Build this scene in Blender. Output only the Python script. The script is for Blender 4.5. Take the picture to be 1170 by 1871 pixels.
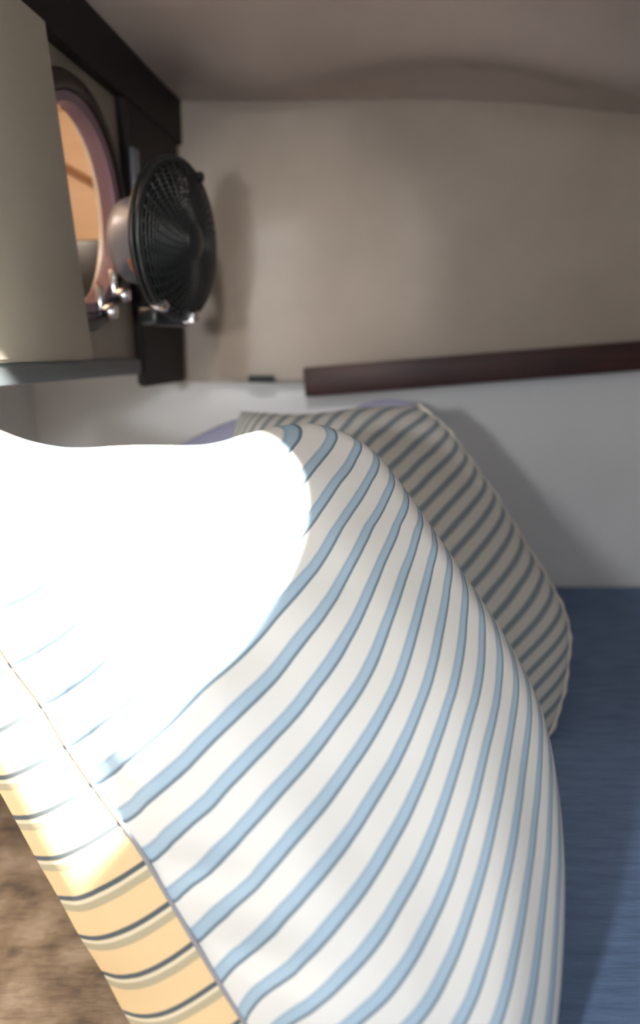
import bpy, bmesh, math, random
from mathutils import Vector, Matrix, noise

# ------------------------------------------------------------------ camera, world, lights, exposure
for o in list(bpy.data.objects): bpy.data.objects.remove(o)
scene = bpy.context.scene
COL = scene.collection
F = 1400.0                      # focal length in pixels of the 1170 x 1871 frame
PITCH = math.radians(12.0)
CAM_Z = 0.42                    # eye height above the mattress top (z = 0)
cam_d = bpy.data.cameras.new('camera')
cam_d.sensor_fit = 'VERTICAL'; cam_d.sensor_height = 36.0; cam_d.lens = F / 1871.0 * 36.0
cam_d.clip_start = 0.01
cam_d.dof.use_dof = True; cam_d.dof.focus_distance = 0.60; cam_d.dof.aperture_fstop = 3.0
cam = bpy.data.objects.new('camera', cam_d); COL.objects.link(cam)
cam.location = (0, 0, CAM_Z); cam.rotation_euler = (math.pi / 2 - PITCH, 0, 0)
scene.camera = cam

world = bpy.data.worlds.new('world'); scene.world = world; world.use_nodes = True
bg = world.node_tree.nodes['Background']
bg.inputs[0].default_value = (0.88, 0.93, 1.0, 1); bg.inputs[1].default_value = 0.6

def add_light(name, kind, loc, energy, color, target=None, **kw):
    d = bpy.data.lights.new(name, kind); d.energy = energy; d.color = color
    for k, v in kw.items(): setattr(d, k, v)
    o = bpy.data.objects.new(name, d); COL.objects.link(o); o.location = loc
    if target is not None:
        o.rotation_euler = (Vector(target) - Vector(loc)).to_track_quat('-Z', 'Y').to_euler()
    return o

LAMP_POS = Vector((0.08, 0.30, 0.745))        # ceiling reading lamp above the pillows
LAMP_AIM = Vector((-0.272, 0.605, 0.20))
add_light('reading_lamp_beam', 'SPOT', LAMP_POS, 260.0, (1.0, 0.96, 0.89), LAMP_AIM,
          spot_size=math.radians(38), spot_blend=0.08, shadow_soft_size=0.012)
# added fill light, unseen, behind and above the viewer
add_light('overhead_fill', 'AREA', (0.32, -0.22, 0.735), 1.2, (0.93, 0.97, 1.0), (0.22, 0.75, 0.05),
          shape='DISK', size=0.22)
# a round lamp on the bulkhead behind and left of the viewer
add_light('cabin_wall_lamp', 'AREA', (-0.30, -0.25, 0.46), 4.6, (0.96, 0.98, 1.0), (0.15, 1.0, 0.25),
          shape='DISK', size=0.06)
# unseen spot above the viewer, added to brighten the back wall
BULK_POS = Vector((-0.05, 0.10, 0.745)); BULK_AIM = (-0.055, 1.30, 0.53)
add_light('added_wall_beam', 'SPOT', BULK_POS, 26.0, (1.0, 0.97, 0.93), BULK_AIM,
          spot_size=math.radians(28), spot_blend=1.0, shadow_soft_size=0.03)

vs = scene.view_settings
scene.display_settings.display_device = 'sRGB'
vs.view_transform = 'Standard'; vs.look = 'None'; vs.gamma = 1.0; vs.use_curve_mapping = False
vs.exposure = 0.0

# ------------------------------------------------------------------ helpers
SP, CP = math.sin(PITCH), math.cos(PITCH)
def ray(px, py):
    x = (px - 585.0) / F; y = (py - 935.5) / F
    return Vector((x, CP - y * SP, -SP - y * CP))
EYE = Vector((0, 0, CAM_Z))
def at_depth(px, py, Y):
    r = ray(px, py); return EYE + r * (Y / r.y)
def on_plane(px, py, p0, n):
    r = ray(px, py); return EYE + r * ((p0 - EYE).dot(n) / r.dot(n))

def srgb(r, g, b):
    def f(c):
        c /= 255.0
        return c / 12.92 if c <= 0.04045 else ((c + 0.055) / 1.055) ** 2.4
    return (f(r), f(g), f(b), 1.0)

def new_mat(name, col, rough=0.6, metal=0.0, spec=0.5):
    m = bpy.data.materials.new(name); m.use_nodes = True
    b = m.node_tree.nodes['Principled BSDF']
    b.inputs['Base Color'].default_value = col; b.inputs['Roughness'].default_value = rough
    b.inputs['Metallic'].default_value = metal; b.inputs['Specular IOR Level'].default_value = spec
    return m
def nodes(m): return m.node_tree.nodes, m.node_tree.links, m.node_tree.nodes['Principled BSDF']
def ramp(m, fac, stops, interp='LINEAR'):
    N, L, _ = nodes(m); r = N.new('ShaderNodeValToRGB'); r.color_ramp.interpolation = interp
    e = r.color_ramp.elements
    while len(e) > 1: e.remove(e[-1])
    e[0].position, e[0].color = stops[0]
    for p, c in stops[1:]:
        k = e.new(p); k.color = c
    L.new(fac, r.inputs[0]); return r
def noise_node(m, scale, detail=4, coord='Object', stretch=(1, 1, 1), rough=0.55):
    N, L, _ = nodes(m); tc = N.new('ShaderNodeTexCoord'); mp = N.new('ShaderNodeMapping')
    mp.inputs['Scale'].default_value = stretch
    L.new(tc.outputs[coord], mp.inputs[0]); n = N.new('ShaderNodeTexNoise')
    n.inputs['Scale'].default_value = scale; n.inputs['Detail'].default_value = detail
    n.inputs['Roughness'].default_value = rough
    L.new(mp.outputs[0], n.inputs['Vector']); return n
def add_bump(m, height, strength, dist=0.002):
    N, L, b = nodes(m); bp = N.new('ShaderNodeBump')
    bp.inputs['Strength'].default_value = strength; bp.inputs['Distance'].default_value = dist
    L.new(height, bp.inputs['Height']); L.new(bp.outputs[0], b.inputs['Normal'])
def mottled(name, c1, c2, scale, rough=0.6, bump=0.15, stretch=(1, 1, 1), spec=0.4, dist=0.001, lo=0.35, hi=0.65):
    m = new_mat(name, c1, rough, 0, spec); N, L, b = nodes(m)
    n = noise_node(m, scale, 5, 'Object', stretch)
    r = ramp(m, n.outputs['Fac'], [(lo, c1), (hi, c2)]); L.new(r.outputs[0], b.inputs['Base Color'])
    if bump: add_bump(m, n.outputs['Fac'], bump, dist)
    return m

def link(name, me, mat, parent=None, smooth=True):
    if mat is not None and not me.materials: me.materials.append(mat)
    if smooth:
        for p in me.polygons: p.use_smooth = True
    o = bpy.data.objects.new(name, me); COL.objects.link(o)
    if parent is not None: o.parent = parent
    return o
def from_bm(name, bm, mat, parent=None, smooth=True, sharp=None):
    me = bpy.data.meshes.new(name); bmesh.ops.recalc_face_normals(bm, faces=bm.faces)
    bm.to_mesh(me); bm.free()
    o = link(name, me, mat, parent, smooth)
    if sharp and smooth: me.set_sharp_from_angle(angle=math.radians(sharp))
    return o
def thing(name, label, cat, loc=(0, 0, 0), group=None):
    o = bpy.data.objects.new(name, None); COL.objects.link(o); o.location = loc
    o.empty_display_size = 0.02
    tag(o, label, cat, group); return o
def tag(o, label, cat, group=None):
    o['label'] = label; o['category'] = cat
    if group: o['group'] = group
    return o
def structure(o, label=None):
    o['kind'] = 'structure'
    if label: o['label'] = label
    return o
def keep(o, root):                      # parent while keeping the world placement of the mesh
    o.parent = root; o.matrix_parent_inverse = root.matrix_basis.inverted(); return o

def bm_box(bm, mn, mx, M=None, bev=0.0, seg=2):
    r = bmesh.ops.create_cube(bm, size=1.0); v = r['verts']
    c = [(a + b) / 2 for a, b in zip(mn, mx)]; s = [b - a for a, b in zip(mn, mx)]
    for q in v: q.co = Vector((q.co.x * s[0] + c[0], q.co.y * s[1] + c[1], q.co.z * s[2] + c[2]))
    if bev:
        es = list({e for q in v for e in q.link_edges})
        rb = bmesh.ops.bevel(bm, geom=es, offset=bev, segments=seg, affect='EDGES', profile=0.5)
        v = list({q for f in rb['faces'] for q in f.verts} | {q for q in v if q.is_valid})
    if M is not None:
        for q in v: q.co = M @ q.co
def bm_lathe(bm, prof, M=Matrix(), seg=40, cap=True):
    rings = []
    for (r, z) in prof:
        if r < 1e-6: rings.append([bm.verts.new(M @ Vector((0, 0, z)))])
        else: rings.append([bm.verts.new(M @ Vector((r * math.cos(2 * math.pi * i / seg), r * math.sin(2 * math.pi * i / seg), z))) for i in range(seg)])
    for a, b in zip(rings, rings[1:]):
        for i in range(seg):
            j = (i + 1) % seg
            if len(a) == 1 and len(b) == 1: continue
            if len(a) == 1: bm.faces.new((a[0], b[i], b[j]))
            elif len(b) == 1: bm.faces.new((a[i], a[j], b[0]))
            else: bm.faces.new((a[i], a[j], b[j], b[i]))
def bm_tube(bm, pts, r, seg=8, closed=False, M=Matrix(), rf=None):
    pts = [Vector(p) for p in pts]; n = len(pts); rings = []; up = None
    for i, p in enumerate(pts):
        a = pts[(i - 1) % n] if (closed or i > 0) else p
        b = pts[(i + 1) % n] if (closed or i < n - 1) else p
        t = (b - a).normalized()
        if up is None: up = t.orthogonal().normalized()
        up = (up - t * up.dot(t)).normalized(); s = t.cross(up)
        rr = rf(i) if rf else r
        rings.append([bm.verts.new(M @ (p + (up * math.cos(k * 2 * math.pi / seg) + s * math.sin(k * 2 * math.pi / seg)) * rr)) for k in range(seg)])
    for i in range(n if closed else n - 1):
        A, B = rings[i], rings[(i + 1) % n]
        off = 0
        if closed and i == n - 1:
            off = min(range(seg), key=lambda o: (A[0].co - B[o].co).length)
        for k in range(seg):
            bm.faces.new((A[k], A[(k + 1) % seg], B[(k + 1 + off) % seg], B[(k + off) % seg]))
    if not closed:
        bm.faces.new(rings[0]); bm.faces.new(rings[-1])
def sstep(a, b, x):
    if a == b: return 0.0 if x < a else 1.0
    t = max(0.0, min(1.0, (x - a) / (b - a))); return t * t * (3 - 2 * t)
def catmull(P, t):                       # P: list of tuples, t in 0..1 over the chord length
    n = len(P)
    d = [0.0]
    for a, b in zip(P, P[1:]): d.append(d[-1] + (Vector(b) - Vector(a)).length)
    s = t * d[-1]; i = 0
    while i < n - 2 and s > d[i + 1]: i += 1
    f = (s - d[i]) / max(1e-9, d[i + 1] - d[i])
    p1, p2 = Vector(P[i]), Vector(P[i + 1])
    p0 = Vector(P[i - 1]) if i > 0 else p1 * 2 - p2
    p3 = Vector(P[i + 2]) if i + 2 < n else p2 * 2 - p1
    return 0.5 * ((2 * p1) + (p2 - p0) * f + (2 * p0 - 5 * p1 + 4 * p2 - p3) * f * f + (3 * p1 - p0 - 3 * p2 + p3) * f ** 3)
def grid_mesh(name, fn, nu, nv, flip=False, uvf=None):
    vs_, fs = [], []
    for i in range(nu + 1):
        for j in range(nv + 1): vs_.append(tuple(fn(i / nu, j / nv)))
    w = nv + 1
    for i in range(nu):
        for j in range(nv):
            q = (i * w + j, (i + 1) * w + j, (i + 1) * w + j + 1, i * w + j + 1)
            fs.append(q[::-1] if flip else q)
    me = bpy.data.meshes.new(name); me.from_pydata(vs_, [], fs)
    if uvf:
        uv = me.uv_layers.new(name='UVMap')
        for lp in me.loops:
            i, j = divmod(lp.vertex_index, w)
            uv.data[lp.index].uv = uvf(i / nu, j / nv)
    return me

# ------------------------------------------------------------------ materials
M = {}
M['liner'] = mottled('liner_vinyl', srgb(158, 145, 132), srgb(168, 155, 142), 6, 0.45, 0.05)
M['headliner'] = mottled('headliner_vinyl', srgb(162, 148, 139), srgb(174, 160, 150), 5, 0.38, 0.04)
M['panel'] = mottled('cabin_panel', srgb(150, 141, 127), srgb(158, 149, 135), 5, 0.4, 0.03)
M['gelcoat'] = mottled('gelcoat', srgb(220, 220, 219), srgb(228, 228, 227), 4, 0.35, 0.03)
M['mahogany'] = mottled('mahogany', srgb(42, 20, 17), srgb(66, 32, 27), 9, 0.5, 0.06, (1, 14, 14))
M['wenge'] = mottled('dark_wood', srgb(22, 16, 16), srgb(32, 23, 22), 9, 0.6, 0.06, (14, 1, 2), 0.2)
M['wenge_v'] = mottled('dark_wood_upright', srgb(32, 25, 26), srgb(44, 34, 34), 9, 0.55, 0.06, (14, 14, 1), 0.2)
M['glare_trim'] = new_mat('glare_trim', srgb(92, 98, 100), 0.4)  # wood trim with the grey veil of glare painted in
M['gap'] = new_mat('dark_gap', srgb(36, 44, 44), 0.7)
M['frame_dark'] = new_mat('bronze_frame', srgb(40, 28, 27), 0.35, 0.2)
M['jamb'] = new_mat('lilac_jamb', srgb(116, 90, 102), 0.4)
M['black'] = new_mat('black_plastic', srgb(22, 25, 26), 0.34)
M['blade'] = new_mat('smoked_blade', srgb(34, 40, 42), 0.25)
M['chrome'] = new_mat('chrome', srgb(200, 200, 206), 0.18, 1.0)
M['motor'] = new_mat('grey_motor', srgb(112, 116, 126), 0.3, 0.35)
M['copper'] = new_mat('copper_band', srgb(190, 116, 84), 0.35, 0.5)
M['tan_wall'] = mottled('tan_veneer', srgb(222, 192, 160), srgb(230, 202, 172), 5, 0.5, 0.03, (1, 1, 8))
M['brown'] = new_mat('brown_batten', srgb(150, 108, 78), 0.5)
M['darkbox'] = new_mat('dark_locker', srgb(16, 17, 18), 0.4)
M['cream'] = new_mat('cream_piping', srgb(226, 220, 208), 0.6)
M['seam'] = new_mat('grey_piping', srgb(150, 148, 152), 0.7)
def glass_mat():
    m = bpy.data.materials.new('pane_glass'); m.use_nodes = True
    b = m.node_tree.nodes['Principled BSDF']
    b.inputs['Base Color'].default_value = (1, 1, 1, 1); b.inputs['Roughness'].default_value = 0.02
    b.inputs['Transmission Weight'].default_value = 1.0; b.inputs['IOR'].default_value = 1.05
    return m
M['glass'] = glass_mat()

def stripe_mat(name, stops, rough=0.85, weave=900, bump_stripe=0.25, dist=0.0012, noise_bump=0.25):
    """fabric whose stripes follow UV.x (one unit = one repeat)"""
    m = new_mat(name, (1, 1, 1, 1), rough, 0, 0.2); N, L, b = nodes(m)
    uv = N.new('ShaderNodeUVMap'); sx = N.new('ShaderNodeSeparateXYZ'); L.new(uv.outputs[0], sx.inputs[0])
    nz = noise_node(m, 26, 2); mul = N.new('ShaderNodeMath'); mul.operation = 'MULTIPLY_ADD'
    mul.inputs[1].default_value = 0.06; mul.inputs[2].default_value = -0.03
    L.new(nz.outputs['Fac'], mul.inputs[0])
    ad = N.new('ShaderNodeMath'); L.new(sx.outputs[0], ad.inputs[0]); L.new(mul.outputs[0], ad.inputs[1])
    fr = N.new('ShaderNodeMath'); fr.operation = 'FRACT'; L.new(ad.outputs[0], fr.inputs[0])
    r = ramp(m, fr.outputs[0], stops); L.new(r.outputs[0], b.inputs['Base Color'])
    wv = noise_node(m, weave, 2)
    bw = N.new('ShaderNodeRGBToBW'); L.new(r.outputs[0], bw.inputs[0])
    mx = N.new('ShaderNodeMath'); mx.operation = 'MULTIPLY_ADD'
    mx.inputs[1].default_value = noise_bump; L.new(wv.outputs['Fac'], mx.inputs[0]); L.new(bw.outputs[0], mx.inputs[2])
    add_bump(m, mx.outputs[0], bump_stripe, dist)
    return m
WHITE = srgb(232, 230, 224); BLUE = srgb(172, 195, 211); BLUE2 = srgb(156, 178, 197); DARK = srgb(110, 128, 142)
# band: phase 0.30 .. 0.70, darker line on its lower-right side
M['stripe'] = stripe_mat('blue_stripe_cotton', [(0.0, WHITE), (0.27, WHITE), (0.34, BLUE2), (0.42, BLUE), (0.58, BLUE),
                                                (0.645, DARK), (0.675, DARK), (0.72, WHITE), (1.0, WHITE)])
GW = srgb(214, 212, 204); GB = srgb(138, 150, 156)  # front pillow's cotton again, greyed to paint in the shade
M['stripe_shaded'] = stripe_mat('shaded_stripe_cotton', [(0.0, GW), (0.24, GW), (0.38, GB), (0.62, GB), (0.76, GW), (1.0, GW)])
WARM_GLOW = srgb(236, 203, 154); TAUPE = srgb(186, 172, 142); SLATE = srgb(92, 98, 102); PALE = srgb(230, 214, 182)  # tan ground paints in the warm light coming through the fabric
M['stripe_warm_lit'] = stripe_mat('warm_lit_stripe_cotton', [(0.0, WARM_GLOW), (0.58, WARM_GLOW), (0.62, SLATE), (0.70, SLATE), (0.735, PALE),
                                                   (0.79, PALE), (0.83, TAUPE), (0.96, TAUPE), (1.0, WARM_GLOW)])
M['lilac'] = mottled('lilac_cotton', srgb(188, 190, 222), srgb(198, 200, 230), 30, 0.85, 0.1)

def mattress_mat():
    m = new_mat('blue_weave', srgb(118, 142, 177), 0.9, 0, 0.15); N, L, b = nodes(m)
    a = noise_node(m, 22, 5, 'Object', (1, 5, 1)); c = noise_node(m, 4, 3)
    r = ramp(m, c.outputs['Fac'], [(0.3, srgb(110, 133, 167)), (0.7, srgb(128, 153, 191))])
    mx = N.new('ShaderNodeMix'); mx.data_type = 'RGBA'; mx.blend_type = 'MULTIPLY'; mx.inputs[0].default_value = 0.35
    r2 = ramp(m, a.outputs['Fac'], [(0.38, (0.55, 0.55, 0.6, 1)), (0.55, (1, 1, 1, 1))])
    L.new(r.outputs[0], mx.inputs[6]); L.new(r2.outputs[0], mx.inputs[7]); L.new(mx.outputs[2], b.inputs['Base Color'])
    add_bump(m, a.outputs['Fac'], 0.5, 0.003); return m
M['mattress'] = mattress_mat()
def cover_mat():
    m = new_mat('mottled_tan', srgb(150, 122, 98), 0.75, 0, 0.2); N, L, b = nodes(m)
    big = noise_node(m, 20, 4); st = noise_node(m, 46, 6, 'Object', (1, 4.5, 1)); spot = N.new('ShaderNodeTexVoronoi')
    spot.inputs['Scale'].default_value = 26
    tc = N.new('ShaderNodeTexCoord'); L.new(tc.outputs['Object'], spot.inputs['Vector'])
    r = ramp(m, big.outputs['Fac'], [(0.36, srgb(122, 102, 86)), (0.5, srgb(162, 136, 109)), (0.64, srgb(188, 162, 136))])
    r2 = ramp(m, st.outputs['Fac'], [(0.36, (0.45, 0.4, 0.4, 1)), (0.5, (1, 1, 1, 1))])
    r3 = ramp(m, spot.outputs['Distance'], [(0.08, (0.36, 0.34, 0.36, 1)), (0.26, (1, 1, 1, 1))])
    m1 = N.new('ShaderNodeMix'); m1.data_type = 'RGBA'; m1.blend_type = 'MULTIPLY'; m1.inputs[0].default_value = 0.4
    L.new(r.outputs[0], m1.inputs[6]); L.new(r2.outputs[0], m1.inputs[7])
    m2 = N.new('ShaderNodeMix'); m2.data_type = 'RGBA'; m2.blend_type = 'MULTIPLY'; m2.inputs[0].default_value = 0.8
    L.new(m1.outputs[2], m2.inputs[6]); L.new(r3.outputs[0], m2.inputs[7]); L.new(m2.outputs[2], b.inputs['Base Color'])
    add_bump(m, st.outputs['Fac'], 0.5, 0.002); return m
M['cover'] = cover_mat()

# ------------------------------------------------------------------ the cabin shell
CEIL = CAM_Z + 0.378
YB = 1.30                                    # upper back wall
LEDGE = CAM_Z - 0.050                        # underside of the upper liner
WDIR = Vector((0.1225, 1.0, 0)).normalized() # the left side runs away from the viewer, closing in slightly
WN = Vector((WDIR.y, -WDIR.x, 0))            # into the cabin
WORG = Vector((-0.234, 1.30, 0))             # corner with the back wall
def wall_pt(Y, z, out=0.0):
    p = WORG + WDIR * ((Y - 1.30) / WDIR.y); p.z = z
    return p + WN * out
def wall_matrix(Y, z, out=0.0):              # local x along the wall (away), y up, z into the cabin
    p = wall_pt(Y, z, out)
    return Matrix(((WDIR.x, 0, WN.x, p.x), (WDIR.y, 0, WN.y, p.y), (0, 1, 0, p.z), (0, 0, 0, 1)))

# back wall: vinyl liner with a soft moulded pilaster
def back_y(x, z):
    a = sstep(-0.18, -0.11, x) * (1 - sstep(-0.08, 0.16, x))
    top = 1 - sstep(0.60, 0.77, z + 1.2 * (x + 0.04) ** 2)
    y = YB - 0.026 * a * top
    y -= 0.010 * math.sin((x - 0.1) * 5.0) * sstep(0.05, 0.25, x) * math.sin((z - 0.4) * 6)
    return y
def ledge_z(x): return LEDGE + max(0.0, x + 0.02) * 0.0735
def back_fn(u, v):
    x = -0.262 + u * 1.14; zb = ledge_z(x) + 0.001; z = zb + v * (0.9 - zb)
    return (x, back_y(x, z), z)
structure(link('wall_back', grid_mesh('wall_back', back_fn, 150, 60, flip=True), M['liner']), 'beige vinyl lined upper back wall of the berth')
bm = bmesh.new(); bm_box(bm, (-0.262, YB - 0.004, LEDGE - 0.004), (0.88, 1.36, LEDGE + 0.002))
bmesh.ops.subdivide_edges(bm, edges=[e for e in bm.edges if abs(e.verts[0].co.x - e.verts[1].co.x) > 0.5], cuts=60)
for v in bm.verts: v.co.z += ledge_z(v.co.x) - LEDGE
structure(from_bm('trim_1', bm, M['liner'], smooth=False), 'underside of the upper wall liner')
bm = bmesh.new(); bm_box(bm, (-0.50, 1.345, -0.30), (0.90, 1.365, 0.45))
structure(from_bm('wall_hull', bm, M['gelcoat'], smooth=False), 'pale gelcoat lower back wall behind the pillows')
bm = bmesh.new(); bm_box(bm, (-0.52, -0.6, -0.30), (-0.50, 1.365, 0.9))
structure(from_bm('wall_left', bm, M['gelcoat'], smooth=False), 'pale lower left wall of the berth recess')
bm = bmesh.new(); bm_box(bm, (0.87, -0.6, -0.30), (0.89, 1.365, 0.9))
structure(from_bm('wall_right', bm, M['liner'], smooth=False), 'beige right wall of the berth')
bm = bmesh.new(); bm_box(bm, (-0.52, -0.6, -0.30), (0.89, 1.365, -0.26))
structure(from_bm('floor', bm, M['wenge'], smooth=False), 'berth base under the mattress')

# ceiling: padded headliner with slow waves, sagging at the right
def ceil_fn(u, v):
    x = -0.52 + u * 1.41; y = -0.6 + v * 1.93
    z = CEIL - 0.030 * sstep(0.22, 0.62, x)
    edge = sstep(wall_pt(y, 0).x + 0.03, wall_pt(y, 0).x + 0.16, x)
    z += edge * 0.011 * math.sin(x * 9.0 + 0.6 + 1.4 * math.sin(y * 3.0)) * sstep(1.30, 1.12, y)
    z -= edge * (0.020 + 0.008 * math.sin(x * 7 - 0.5)) * math.exp(-((y - 1.11 + 0.05 * math.sin(x * 6)) / 0.085) ** 2)
    return (x, y, z + 0.004 * noise.noise(Vector((x * 4, y * 4, 0))))
structure(link('ceiling', grid_mesh('ceiling', ceil_fn, 90, 120, flip=True), M['headliner']), 'soft beige headliner above the berth')

# left side: hanging locker face with a round portlight
PY, PZ, PR = 0.922, CAM_Z + 0.158, 0.118     # portlight centre and hole radius
Y0, Y1, Z0, Z1 = -0.3, 1.305, CAM_Z - 0.031, CEIL + 0.03
def wall_with_hole():
    bm = bmesh.new(); n = 72; rings = {}
    for side in (0.0, -0.02):
        inner, outer = [], []
        for i in range(n):
            a = 2 * math.pi * i / n; c, s = math.cos(a), math.sin(a)
            inner.append(bm.verts.new(wall_pt(PY + PR * c * WDIR.y, PZ + PR * s, side)))
            ks = []
            if c > 1e-6: ks.append((Y1 - PY) / c)
            if c < -1e-6: ks.append((Y0 - PY) / c)
            if s > 1e-6: ks.append((Z1 - PZ) / s)
            if s < -1e-6: ks.append((Z0 - PZ) / s)
            k = min(ks); outer.append(bm.verts.new(wall_pt(PY + k * c, PZ + k * s, side)))
        rings[side] = (inner, outer)
    for side in rings:
        I, O = rings[side]
        for i in range(n):
            j = (i + 1) % n; bm.faces.new((I[i], I[j], O[j], O[i]))
    for i in range(n):
        j = (i + 1) % n
        bm.faces.new((rings[0.0][0][i], rings[0.0][0][j], rings[-0.02][0][j], rings[-0.02][0][i]))
        bm.faces.new((rings[0.0][1][i], rings[0.0][1][j], rings[-0.02][1][j], rings[-0.02][1][i]))
    return bm
structure(from_bm('wall_portlight', wall_with_hole(), M['panel'], smooth=False), 'beige locker side with a round hole for the portlight')
# the raised panel nearer to the viewer that covers the near rim of the portlight
PB_Z = CAM_Z - 0.012
bm = bmesh.new(); bm_box(bm, (-1.25, 0, 0.0), (0, CEIL - 0.06 - PB_Z, 0.020))
for v in bm.verts:
    if v.co.x > -0.5: v.co.x += 0.068 * (1 - v.co.y / (CEIL - 0.06 - PB_Z))
bmesh.ops.bevel(bm, geom=list(bm.edges), offset=0.003, segments=2, affect='EDGES')
bmesh.ops.transform(bm, matrix=wall_matrix(0.842, PB_Z), verts=bm.verts)
structure(from_bm('wall_panel', bm, M['panel'], sharp=40), 'raised beige panel in front of the portlight')
# wood trim under the locker, glare put into its grey colour
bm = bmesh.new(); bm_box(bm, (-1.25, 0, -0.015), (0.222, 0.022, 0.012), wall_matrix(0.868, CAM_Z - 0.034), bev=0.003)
structure(from_bm('trim_2', bm, M['glare_trim'], sharp=40), 'trim strip greyed by painted glare along the bottom of the left locker')
# locker underside closing it to the hull
bm = bmesh.new(); bm_box(bm, (-0.52, -0.3, CAM_Z - 0.032), (-0.245, 1.345, CAM_Z - 0.024))
for v in bm.verts:
    if v.co.x > -0.3: v.co.x = wall_pt(v.co.y, 0, -0.018).x
structure(from_bm('trim_3', bm, M['gelcoat'], smooth=False), 'underside of the left locker')

# dark wood: ceiling beam, corner post, shelf rail
bm = bmesh.new(); bm_box(bm, (-1.5, -0.064, 0.0), (0.015, 0.03, 0.017), wall_matrix(1.29, CEIL), bev=0.003)
structure(from_bm('trim_4', bm, M['wenge'], sharp=40), 'dark wood beam where the left wall meets the ceiling')
bm = bmesh.new()
bm_box(bm, (0, LEDGE - 0.002 - CEIL, 0.0), (0.225, 0.01, 0.014))
for v in bm.verts:
    if v.co.x < 0.1: v.co.x += 0.04 * (-v.co.y / 0.43)
bmesh.ops.bevel(bm, geom=list(bm.edges), offset=0.003, segments=2, affect='EDGES')
bmesh.ops.transform(bm, matrix=wall_matrix(1.06, CEIL), verts=bm.verts)
structure(from_bm('trim_5', bm, M['wenge_v'], sharp=40), 'dark wood upright in the corner behind the fan')

rail = bmesh.new()
p0 = at_depth(556, 699, YB - 0.03); p1 = at_depth(1170, 650, YB - 0.03)
ang = math.atan2(p1.z - p0.z, p1.x - p0.x)
Mr = Matrix.Translation(p0) @ Matrix.Rotation(-ang, 4, 'Y')
bm_box(rail, (0, 0, -0.0235), (0.91, 0.034, 0.0235), Mr, bev=0.002, seg=2)
o = from_bm('shelf_rail', rail, M['mahogany'], sharp=40)
tag(o, 'long dark mahogany rail running across the back wall above the pillows', 'rail')
bm = bmesh.new(); a = at_depth(477, 692, YB - 0.041)  # dark block added to stand in for the open gap
bm_box(bm, (a.x - 0.021, a.y - 0.002, a.z - 0.006), (a.x + 0.021, a.y + 0.02, a.z + 0.005), bev=0.0025)
o = from_bm('gap_block', bm, M['gap'], sharp=40); tag(o, 'small dark block standing in for a gap under the pale pilaster, left of the rail', 'stop')

# ------------------------------------------------------------------ unseen lamp bodies added for the two beams
def emit_mat(name, col, strength):
    m = new_mat(name, col, 0.3); b = m.node_tree.nodes['Principled BSDF']
    b.inputs['Emission Color'].default_value = col; b.inputs['Emission Strength'].default_value = strength
    return m
M['lens'] = emit_mat('lamp_lens', (1.0, 0.95, 0.86, 1), 4.0)
def lamp_fixture(name, label, pos, aim):
    d = (Vector(aim) - Vector(pos)).normalized(); q = d.to_track_quat('Z', 'Y').to_matrix().to_4x4()
    Ml = Matrix.Translation(pos) @ q
    t = thing(name, label, 'lamp', pos)
    bm = bmesh.new(); bm_lathe(bm, [(0, -0.034), (0.014, -0.033), (0.022, -0.026), (0.024, -0.012), (0.024, 0.004), (0.020, 0.006), (0.020, -0.006), (0, -0.006)], Ml, 32)
    keep(from_bm('housing', bm, M['chrome'], sharp=40), t)
    bm = bmesh.new(); bm_lathe(bm, [(0, -0.0055), (0.0195, -0.0055), (0.0195, -0.003), (0, -0.003)], Ml, 32)
    keep(from_bm('lens', bm, M['lens'], sharp=40), t)
lamp_fixture('unseen_ceiling_lamp', 'small chrome ceiling lamp shining down on the large pillow', LAMP_POS, LAMP_AIM)
lamp_fixture('unseen_ceiling_lamp', 'small chrome ceiling lamp, unseen, added to brighten the upper back wall', BULK_POS, BULK_AIM)

# ------------------------------------------------------------------ round portlight with the lit space beyond
port = thing('window_1', 'round portlight with dark bronze frame and lilac rim, tan lit space beyond', 'window', wall_pt(PY, PZ))
port['kind'] = 'structure'; del port['category']
Mp = wall_matrix(PY, PZ)
bm = bmesh.new(); bm_lathe(bm, [(PR - 0.002, 0.002), (PR - 0.001, 0.012), (PR + 0.004, 0.016), (PR + 0.016, 0.014), (PR + 0.020, 0.008), (PR + 0.020, 0.0), (PR - 0.002, 0.0), (PR - 0.002, 0.002)], Mp, 72)
keep(from_bm('outer_frame', bm, M['frame_dark'], sharp=50), port)
bm = bmesh.new(); bm_lathe(bm, [(PR - 0.002, 0.012), (PR - 0.012, 0.010), (PR - 0.013, 0.002), (PR - 0.013, -0.010), (PR - 0.002, -0.010), (PR - 0.002, 0.012)], Mp, 72)
keep(from_bm('jamb', bm, M['jamb'], sharp=50), port)
bm = bmesh.new(); bm_lathe(bm, [(0, -0.009), (PR - 0.0135, -0.009), (PR - 0.0135, -0.006), (0, -0.006)], Mp, 64)
keep(from_bm('pane', bm, M['glass'], sharp=30), port)
for (ax, ay) in ((0.030, -0.114), (0.075, -0.092)):
    bm = bmesh.new()
    bm_lathe(bm, [(0, 0.030), (0.007, 0.029), (0.0095, 0.024), (0.0095, 0.016), (0.006, 0.012), (0.006, -0.004), (0, -0.004)], Mp @ Matrix.Translation((ax, ay, 0.004)), 24)
    bm_box(bm, (-0.006, -0.004, 0.006), (0.006, 0.030, 0.013), Mp @ Matrix.Translation((ax, ay, 0.004)), bev=0.002)
    keep(from_bm('latch', bm, M['chrome'], sharp=45), port)['label'] = 'chrome latch'
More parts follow.
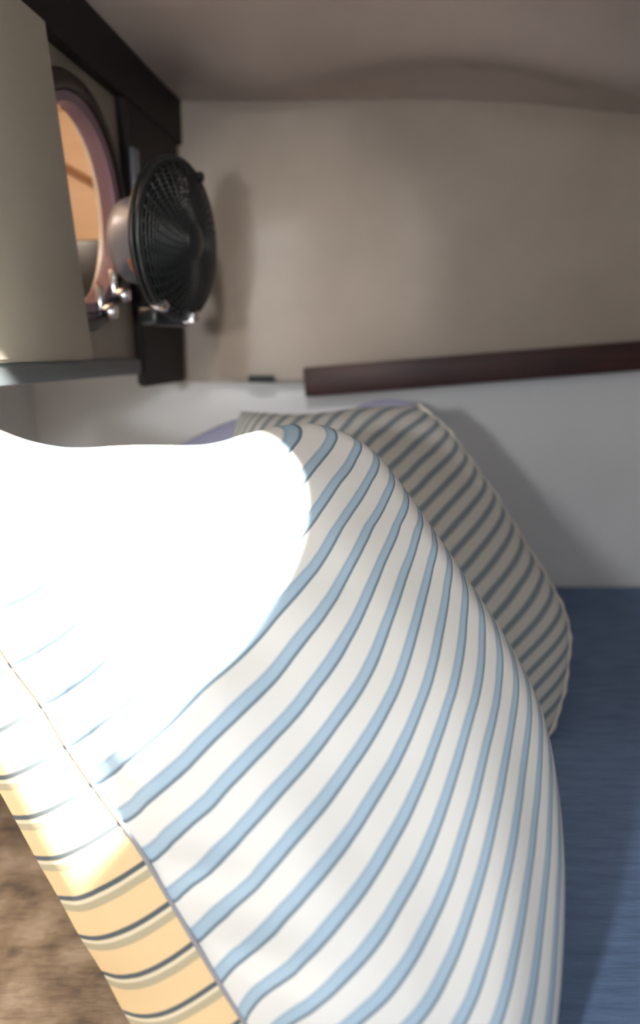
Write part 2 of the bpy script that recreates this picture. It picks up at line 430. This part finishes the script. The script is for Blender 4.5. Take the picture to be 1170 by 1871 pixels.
# space behind the portlight: a lit tan compartment
bm = bmesh.new()
Mb = wall_matrix(1.02, CAM_Z + 0.15)
bm_box(bm, (-0.62, -0.175, -0.205), (0.30, 0.24, -0.195), Mb)
structure(from_bm('wall_beyond', bm, M['tan_wall'], smooth=False), 'tan veneered wall seen through the portlight')
bm = bmesh.new(); bm_box(bm, (0.27, -0.175, -0.195), (0.28, 0.24, -0.021), Mb)
bm_box(bm, (-0.62, 0.215, -0.195), (0.28, 0.225, -0.021), Mb)
structure(from_bm('wall_beyond_end', bm, M['tan_wall'], smooth=False), 'tan end wall seen through the portlight')
bm = bmesh.new(); bm_tube(bm, [Mb @ Vector((0.262, 0.14, -0.185)), Mb @ Vector((0.262, 0.055, -0.03))], 0.006, 10)
bat = from_bm('batten', bm, M['brown'], sharp=40); tag(bat, 'slanting brown batten on the tan wall beyond the portlight', 'batten')
bm = bmesh.new(); bm_box(bm, (0.06, -0.15, -0.19), (0.265, -0.005, -0.024), Mb, bev=0.006)
bx = from_bm('storage_box', bm, M['darkbox'], sharp=40); tag(bx, 'dark storage box seen low through the portlight', 'box')
add_light('lamp_beyond_portlight', 'POINT', Mb @ Vector((-0.12, 0.12, -0.12)), 2.2, (1.0, 0.87, 0.72), shadow_soft_size=0.02)

# ------------------------------------------------------------------ cabin fan
FC = EYE + ray(322, 440) * 0.92
FAX = Vector((0.945, -0.33, -0.03)).normalized()
fx = Vector((0, 0, 1)).cross(FAX).normalized(); fy = FAX.cross(fx)
Mf = Matrix(((fx.x, fy.x, FAX.x, FC.x), (fx.y, fy.y, FAX.y, FC.y), (fx.z, fy.z, FAX.z, FC.z), (0, 0, 0, 1)))
fan = thing('cabin_fan', 'round black caged cabin fan on the dark corner upright beside the portlight', 'fan', FC)
R = 0.091
def guard_pt0(t): return Mf @ Vector((0.0525 * math.cos(t), 0.0525 * math.sin(t), -0.036))
def cage(front):
    bm = bmesh.new(); sgn = 1 if front else -1
    prof = lambda r: sgn * (0.004 + 0.022 * (1 - (r / R) ** 2.6))
    for k in range(1, 18):
        r = R * (0.20 + 0.80 * k / 17)
        bm_tube(bm, [(r * math.cos(t * math.pi / 28), r * math.sin(t * math.pi / 28), prof(r)) for t in range(56)], 0.0013 if k < 17 else 0.0038, 6, True, Mf)
    for s in range(36):
        a = 2 * math.pi * s / 36
        pts = []
        for q in range(9):
            r = R * (0.17 + 0.83 * q / 8); b = a + sgn * 0.5 * (1 - q / 8)
            pts.append((r * math.cos(b), r * math.sin(b), prof(r)))
        bm_tube(bm, pts, 0.0013, 6, False, Mf)
    return bm
keep(from_bm('front_guard', cage(True), M['black']), fan)
keep(from_bm('rear_guard', cage(False), M['black']), fan)
bm = bmesh.new(); bm_lathe(bm, [(0, 0.031), (0.012, 0.030), (0.019, 0.027), (0.021, 0.022), (0.021, 0.018), (0, 0.018)], Mf, 32)
keep(from_bm('guard_cap', bm, M['black'], sharp=40), fan)
bm = bmesh.new(); bm_lathe(bm, [(0, 0.016), (0.014, 0.014), (0.018, 0.006), (0.018, -0.016), (0, -0.016)], Mf, 28)
keep(from_bm('hub', bm, M['black'], sharp=40), fan)
for k in range(4):
    a0 = 2 * math.pi * k / 4 + 0.3
    bm = bmesh.new(); nu, nv = 8, 8; g = {}
    for i in range(nu + 1):
        for j in range(nv + 1):
            r = 0.015 + (0.084 - 0.015) * i / nu
            w = 0.35 + 0.42 * math.sin(math.pi * (0.15 + 0.75 * i / nu))
            a = a0 + (j / nv - 0.5) * 2 * w + 0.35 * i / nu
            z = (j / nv - 0.5) * 0.022 * (1 - 0.3 * i / nu)
            for s, dz in ((0, 0.0008), (1, -0.0008)):
                g[i, j, s] = bm.verts.new(Mf @ Vector((r * math.cos(a), r * math.sin(a), z + dz)))
    for s in (0, 1):
        for i in range(nu):
            for j in range(nv): bm.faces.new((g[i, j, s], g[i + 1, j, s], g[i + 1, j + 1, s], g[i, j + 1, s]))
    for i in range(nu):
        for j in (0, nv): bm.faces.new((g[i, j, 0], g[i + 1, j, 0], g[i + 1, j, 1], g[i, j, 1]))
    for j in range(nv):
        for i in (0, nu): bm.faces.new((g[i, j, 0], g[i, j + 1, 0], g[i, j + 1, 1], g[i, j, 1]))
    keep(from_bm('blade', bm, M['blade'], sharp=50), fan)
bm = bmesh.new(); bm_lathe(bm, [(0, -0.074), (0.026, -0.074), (0.040, -0.071), (0.049, -0.063), (0.052, -0.052), (0.052, -0.030), (0.044, -0.024), (0, -0.024)], Mf, 40)
mot = keep(from_bm('motor_housing', bm, M['motor'], sharp=40), fan); mot['label'] = 'shiny grey motor housing'
ts = [math.pi * (1.16 + 0.16 * i / 14) for i in range(15)]
bm = bmesh.new(); bm_tube(bm, [guard_pt0(t) for t in ts], 0.0022, 8)
o = from_bm('band', bm, M['copper']); keep(o, fan); o['label'] = 'thin copper band'
# bracket: foot plate on the upright, arm up the wall, yoke to the motor
bm = bmesh.new(); Mk = wall_matrix(1.083, FC.z + 0.045, 0.014)
bm_box(bm, (-0.012, -0.06, 0.0), (0.012, 0.085, 0.006), Mk, bev=0.002)
keep(from_bm('wall_plate', bm, M['motor'], sharp=40), fan)
bm = bmesh.new(); q0 = Mk @ Vector((0, 0.0, 0.004)); q1 = Mf @ Vector((0, 0, -0.062))
bm_tube(bm, [q0, q0.lerp(q1, 0.3) + WN * 0.008, q0.lerp(q1, 0.7) + WN * 0.006, q1], 0.009, 12)
keep(from_bm('arm', bm, M['black'], sharp=40), fan)
# foot of the guard with clip and switch
Mfw = Matrix.Translation(FC)
def guard_pt(theta, z, r=R): return Mf @ Vector((r * math.cos(theta), r * math.sin(theta), z))
for th, mt, nm, sz in ((-math.pi / 2 + 0.28, 'chrome', 'guard_clip', 0.0075), (-math.pi / 2 - 0.55, 'chrome', 'guard_clip', 0.006), (math.pi / 2 - 0.5, 'black', 'guard_clip', 0.005)):
    p = guard_pt(th, 0.004); bm = bmesh.new()
    Ml = Mf.copy(); Ml.translation = p
    bm_box(bm, (-sz, -sz * 0.9, -0.008), (sz, sz * 0.9, 0.010), Ml @ Matrix.Rotation(th + math.pi / 2, 4, 'Z'), bev=0.002)
    keep(from_bm(nm, bm, M[mt], sharp=40), fan)
p = guard_pt(-math.pi / 2, -0.012, R * 0.99); Ml = Mf.copy(); Ml.translation = p
bm = bmesh.new(); bm_box(bm, (-0.040, -0.010, -0.020), (0.040, 0.012, 0.008), Ml, bev=0.006, seg=3)
keep(from_bm('foot', bm, M['black'], sharp=40), fan)

# ------------------------------------------------------------------ bedding
bm = bmesh.new(); bm_box(bm, (-0.052, -0.30, -0.258), (0.865, 1.340, -0.0005), bev=0.018, seg=4)
o = from_bm('mattress', bm, M['mattress'], sharp=60); tag(o, 'blue woven berth mattress at the right under the pillows', 'mattress')
bm = bmesh.new(); bm_box(bm, (-0.498, -0.30, -0.258), (-0.056, 1.340, -0.160), bev=0.018, seg=4)
o = from_bm('berth_cushion', bm, M['cover'], sharp=60); tag(o, 'mottled tan brown cushion lying lower at the left of the large pillow', 'cushion')

def px_curve(pts, p0, n): return [on_plane(x, y, p0, n) for x, y in pts]
def coons(L_, R_, B_, T_):
    """L_(v) at u=0, R_(v) at u=1, B_(u) at v=0, T_(u) at v=1"""
    c00, c10, c01, c11 = L_(0), R_(0), L_(1), R_(1)
    def fn(u, v):
        return (L_(v) * (1 - u) + R_(v) * u + B_(u) * (1 - v) + T_(u) * v
                - (c00 * ((1 - u) * (1 - v)) + c10 * (u * (1 - v)) + c01 * ((1 - u) * v) + c11 * (u * v)))
    return fn
def puff(u, v, eu=0.5, ev=0.5):
    a = max(0.0, 4 * u * (1 - u)); b = max(0.0, 4 * v * (1 - v))
    return (a ** eu) * (b ** ev)
def reparam(t): return 0.5 - 0.5 * math.cos(math.pi * t)      # finer rows near the edges
def clampz(p, z=0.0012):
    p = Vector(p)
    if p.z < z: p.z = z
    return p

# ---- the front pillow
N1 = Vector((0.0, -1.0, 1.0)).normalized(); P1 = Vector((0, 0.40, 0.06))
SEAM = [(530, 2005), (486, 1932), (443, 1862), (400, 1793), (357, 1722), (313, 1648), (268, 1572), (222, 1503), (170, 1432), (122, 1362), (78, 1288), (22, 1213), (-30, 1130), (-75, 1040), (-105, 940), (-118, 840), (-112, 752)]
SEAM_K = [6, 5, 4, 3, 2, 1, 0, -1, -2, -3, -4, -5, -6, -7, -8, -9, -10]
BASE = [(345, 2050), (300, 1985), (265, 1915), (225, 1848), (188, 1778), (145, 1710), (107, 1640), (65, 1567), (25, 1493), (-15, 1420), (-50, 1345), (-95, 1265), (-140, 1180), (-165, 1085), (-170, 980), (-160, 870), (-112, 752)]
TOP = [(-112, 752), (-60, 762), (0, 790), (60, 816), (130, 832), (220, 835), (300, 834), (380, 829), (440, 812), (500, 792), (560, 783), (610, 793), (640, 812)]
RIGHT = [(985, 2060), (1005, 1960), (1017, 1871), (1026, 1770), (1030, 1660), (1027, 1550), (1013, 1420), (988, 1312), (940, 1212), (885, 1122), (830, 1040), (765, 942), (705, 862), (640, 812)]
BOT = [(530, 2005), (650, 2040), (820, 2070), (985, 2060)]
seam3 = px_curve(SEAM, P1, N1)
base3 = []
for (x, y), s in zip(BASE, seam3):
    r = ray(x, y); d = (s - EYE).length / 1.0
    ts = s.y / ray(0, 0).y
    w = sstep(752, 1000, y)
    tt = ((s - EYE).length + 0.062 * w) / r.length
    p = EYE + r * tt
    if p.z < 0.002: p = EYE + r * ((0.002 - CAM_Z) / r.z)
    base3.append(p)
top3 = px_curve(TOP, P1, N1); right3 = px_curve(RIGHT, P1, N1); bot3 = px_curve(BOT, P1, N1)
def cv(P): return lambda t: catmull(P, t)
def pillow_bits():
    front = coons(cv(seam3), cv(right3), cv(bot3), cv(top3))
    back = coons(cv(base3), cv(right3), lambda t: catmull([base3[0]] + bot3[1:], t), lambda t: catmull(top3, t))
    return front, back
PF, PB = pillow_bits()
H1, H1B = 0.085, 0.085
def front_fn(u, v, rp=True):
    if rp: u, v = reparam(u), reparam(v)
    p = PF(u, v)
    f = puff(u, v, 1.15 - 0.63 * sstep(0.12, 0.6, u), 0.45)
    w = noise.noise(Vector((u * 5.5, v * 3.2, 3.7))) * 0.008 * min(1, f * 2)
    w += noise.noise(Vector((u * 2.2 + v * 7, v * 9 - u * 3, 8.2))) * 0.004 * f
    w -= 0.011 * math.exp(-((u - 0.22) / 0.16) ** 2 - ((v - 0.16) / 0.028) ** 2)
    w -= 0.009 * math.exp(-((u - 0.16) / 0.12) ** 2 - ((v - 0.25) / 0.022) ** 2)
    return clampz(p + N1 * (H1 * f + w))
def back_fn1(u, v):
    u, v = reparam(u), reparam(v)
    return clampz(PB(u, v) - N1 * (H1B * puff(u, v, 0.6, 0.5)))
# stripe phase over the pillow faces (u across, v up)
PH = [((0, 0), 26.6982), ((0, 1), 1.4632), ((0, 2), -111.8028), ((0, 3), 325.3275), ((0, 4), -874.7312), ((0, 5), 1554.8253), ((0, 6), -1359.2963), ((0, 7), 448.1580), ((1, 0), 1.2044), ((1, 1), -29.0467), ((1, 2), 66.1240), ((1, 3), 219.6086), ((1, 4), -1048.7059), ((1, 5), 1474.2686), ((1, 6), -680.2898), ((2, 0), 81.3570), ((2, 1), -357.9714), ((2, 2), 597.8433), ((2, 3), -550.3987), ((2, 4), -49.6855), ((2, 5), 302.1117), ((3, 0), -192.8591), ((3, 1), 1025.4072), ((3, 2), -1112.1215), ((3, 3), 622.6103), ((3, 4), -334.9440), ((4, 0), 139.6405), ((4, 1), -1030.9650), ((4, 2), 743.5295), ((4, 3), -71.2968), ((5, 0), 53.5321), ((5, 1), 496.4668), ((5, 2), -154.9516), ((6, 0), -129.9646), ((6, 1), -124.7673), ((7, 0), 54.1723)]
PH2 = [((0, 0), 28.6860), ((0, 1), -20.3427), ((0, 2), 6.4884), ((0, 3), -141.4635), ((0, 4), 246.2429), ((0, 5), -114.9488), ((1, 0), 24.3880), ((1, 1), -3.4108), ((1, 2), 24.2690), ((1, 3), -76.8519), ((1, 4), 59.2758), ((2, 0), -3.6992), ((2, 1), 47.9348), ((2, 2), -28.1571), ((2, 3), -20.4437), ((3, 0), -15.7772), ((3, 1), -33.7286), ((3, 2), 24.4841), ((4, 0), 6.5992), ((4, 1), 9.9694), ((5, 0), -0.2193)]
def phase(u, v, table=None):
    s = 0.0
    for (i, j), c in (table or PH): s += c * u ** i * v ** j
    return s
pil = thing('striped_pillow', 'large pillow with wide pale blue stripes and side painted as if warm lit, brightly lit in front', 'pillow', (0.05, 0.45, 0))
def uv1(u, v): return (phase(u, v), u)
o = keep(link('front_panel', grid_mesh('front_panel', front_fn, 110, 130, uvf=uv1), M['stripe']), pil)
o['label'] = 'white cotton face with pale blue stripes'
keep(link('back_panel', grid_mesh('back_panel', back_fn1, 40, 50, flip=True, uvf=uv1), M['stripe']), pil)
cs, cb = cv(seam3), cv(base3)
chord = [0.0]
for a, b in zip(seam3, seam3[1:]): chord.append(chord[-1] + (b - a).length)
def seam_k(v):
    s = v * chord[-1]; i = 0
    while i < len(chord) - 2 and s > chord[i + 1]: i += 1
    return SEAM_K[i] + (SEAM_K[i + 1] - SEAM_K[i]) * (s - chord[i]) / (chord[i + 1] - chord[i])
def base_at(v):                          # base point that belongs to the same stripe as the seam point
    s = v * chord[-1]; i = 0
    while i < len(chord) - 2 and s > chord[i + 1]: i += 1
    f = (s - chord[i]) / (chord[i + 1] - chord[i])
    p1, p2 = base3[i], base3[i + 1]; p0 = base3[max(0, i - 1)]; p3 = base3[min(len(base3) - 1, i + 2)]
    return 0.5 * ((2 * p1) + (p2 - p0) * f + (2 * p0 - 5 * p1 + 4 * p2 - p3) * f * f + (3 * p1 - p0 - 3 * p2 + p3) * f ** 3)
SIDE_OUT = Vector((-0.50, -0.60, -0.40)).normalized()
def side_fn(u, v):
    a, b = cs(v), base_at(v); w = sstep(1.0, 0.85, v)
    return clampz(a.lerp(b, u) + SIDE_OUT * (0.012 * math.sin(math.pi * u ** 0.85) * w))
o = keep(link('side_panel', grid_mesh('side_panel', side_fn, 20, 130, uvf=lambda u, v: (seam_k(v) + 0.66 + 20, u)), M['stripe_warm_lit']), pil)
o['label'] = 'side with warm light painted in and thin slate and taupe stripes'
bm = bmesh.new(); bm_tube(bm, [clampz(cs(i / 160), 0.003) for i in range(161)], 0.0016, 8)
keep(from_bm('piping', bm, M['seam']), pil)['label'] = 'grey piping along the seam'

# ---- the rear striped pillow
def make_pillow(root, outl, P0, Nn, Hf, Hb, mat, uvf, seedv, lump=0.006, eu=0.5, ev=0.5, nu=60, nv=70):
    Lc, Rc, Bc, Tc = [px_curve(c, P0, Nn) for c in outl]
    pf = coons(cv(Lc), cv(Rc), cv(Bc), cv(Tc))
    def ff(u, v):
        u, v = reparam(u), reparam(v); f = puff(u, v, eu, ev)
        w = noise.noise(Vector((u * 4, v * 4, seedv))) * lump * min(1, 2 * f)
        return clampz(pf(u, v) + Nn * (Hf * f + w))
    def fb(u, v):
        u, v = reparam(u), reparam(v)
        return clampz(pf(u, v) - Nn * (Hb * puff(u, v, eu, ev)))
    keep(link('front_panel', grid_mesh('front_panel', ff, nu, nv, uvf=uvf), mat), root)
    keep(link('back_panel', grid_mesh('back_panel', fb, nu // 2, nv // 2, flip=True, uvf=uvf), mat), root)
    return Lc, Rc, Bc, Tc, pf, (lambda u, v: clampz(pf(u, v) + Nn * (Hf * puff(u, v, eu, ev))))
N2 = Vector((0.10, -1.3, 1.0)).normalized(); P2 = Vector((0.1, 0.80, 0.05))
R_LEFT = [(470, 1420), (440, 1200), (418, 1000), (410, 880), (425, 800), (440, 752)]
R_RIGHT = [(960, 1395), (1000, 1345), (1022, 1290), (1036, 1215), (1036, 1140), (1005, 1070), (955, 990), (905, 908), (855, 838), (812, 782), (765, 742)]
R_BOT = [(470, 1420), (620, 1480), (800, 1470), (960, 1395)]
R_TOP = [(440, 752), (527, 760), (600, 756), (660, 748), (765, 742)]
pil2 = thing('striped_pillow', 'narrow striped pillow, greyed by painted shade, with cream piping, propped behind the large pillow', 'pillow', (0.15, 0.85, 0))
Lc, Rc, Bc, Tc, pf2, front2 = make_pillow(pil2, (R_LEFT, R_RIGHT, R_BOT, R_TOP), P2, N2, 0.055, 0.07, M['stripe_shaded'],
                             lambda u, v: (phase(u, v, PH2), u), 5.1)
rng = random.Random(4)
bm = bmesh.new(); rc = cv(Rc)
bm_tube(bm, [clampz(rc(i / 120), 0.004) + N2 * 0.002 for i in range(121)], 0.004, 8,
        rf=lambda i: 0.0038 * (0.8 + 0.35 * math.sin(i * 0.9) * math.sin(i * 0.37)))
keep(from_bm('piping', bm, M['cream']), pil2)['label'] = 'cream piping'

# ---- lilac pillow furthest back
N3 = Vector((0.0, -1.8, 1.0)).normalized(); P3 = Vector((0.05, 1.02, 0.05))
L_LEFT = [(290, 1180), (262, 1080), (255, 980), (262, 900), (275, 845)]
L_RIGHT = [(790, 1180), (812, 1080), (815, 980), (812, 880), (800, 800), (775, 752)]
L_BOT = [(290, 1180), (450, 1215), (640, 1215), (790, 1180)]
L_TOP = [(275, 845), (340, 808), (440, 765), (540, 768), (620, 760), (665, 738), (710, 730), (750, 736), (775, 752)]
pil3 = thing('lilac_pillow', 'plain lilac pillow peeking out behind the striped pillows', 'pillow', (0, 1.05, 0))
make_pillow(pil3, (L_LEFT, L_RIGHT, L_BOT, L_TOP), P3, N3, 0.04, 0.05, M['lilac'], lambda u, v: (u, v), 9.3, 0.004, nu=40, nv=40)
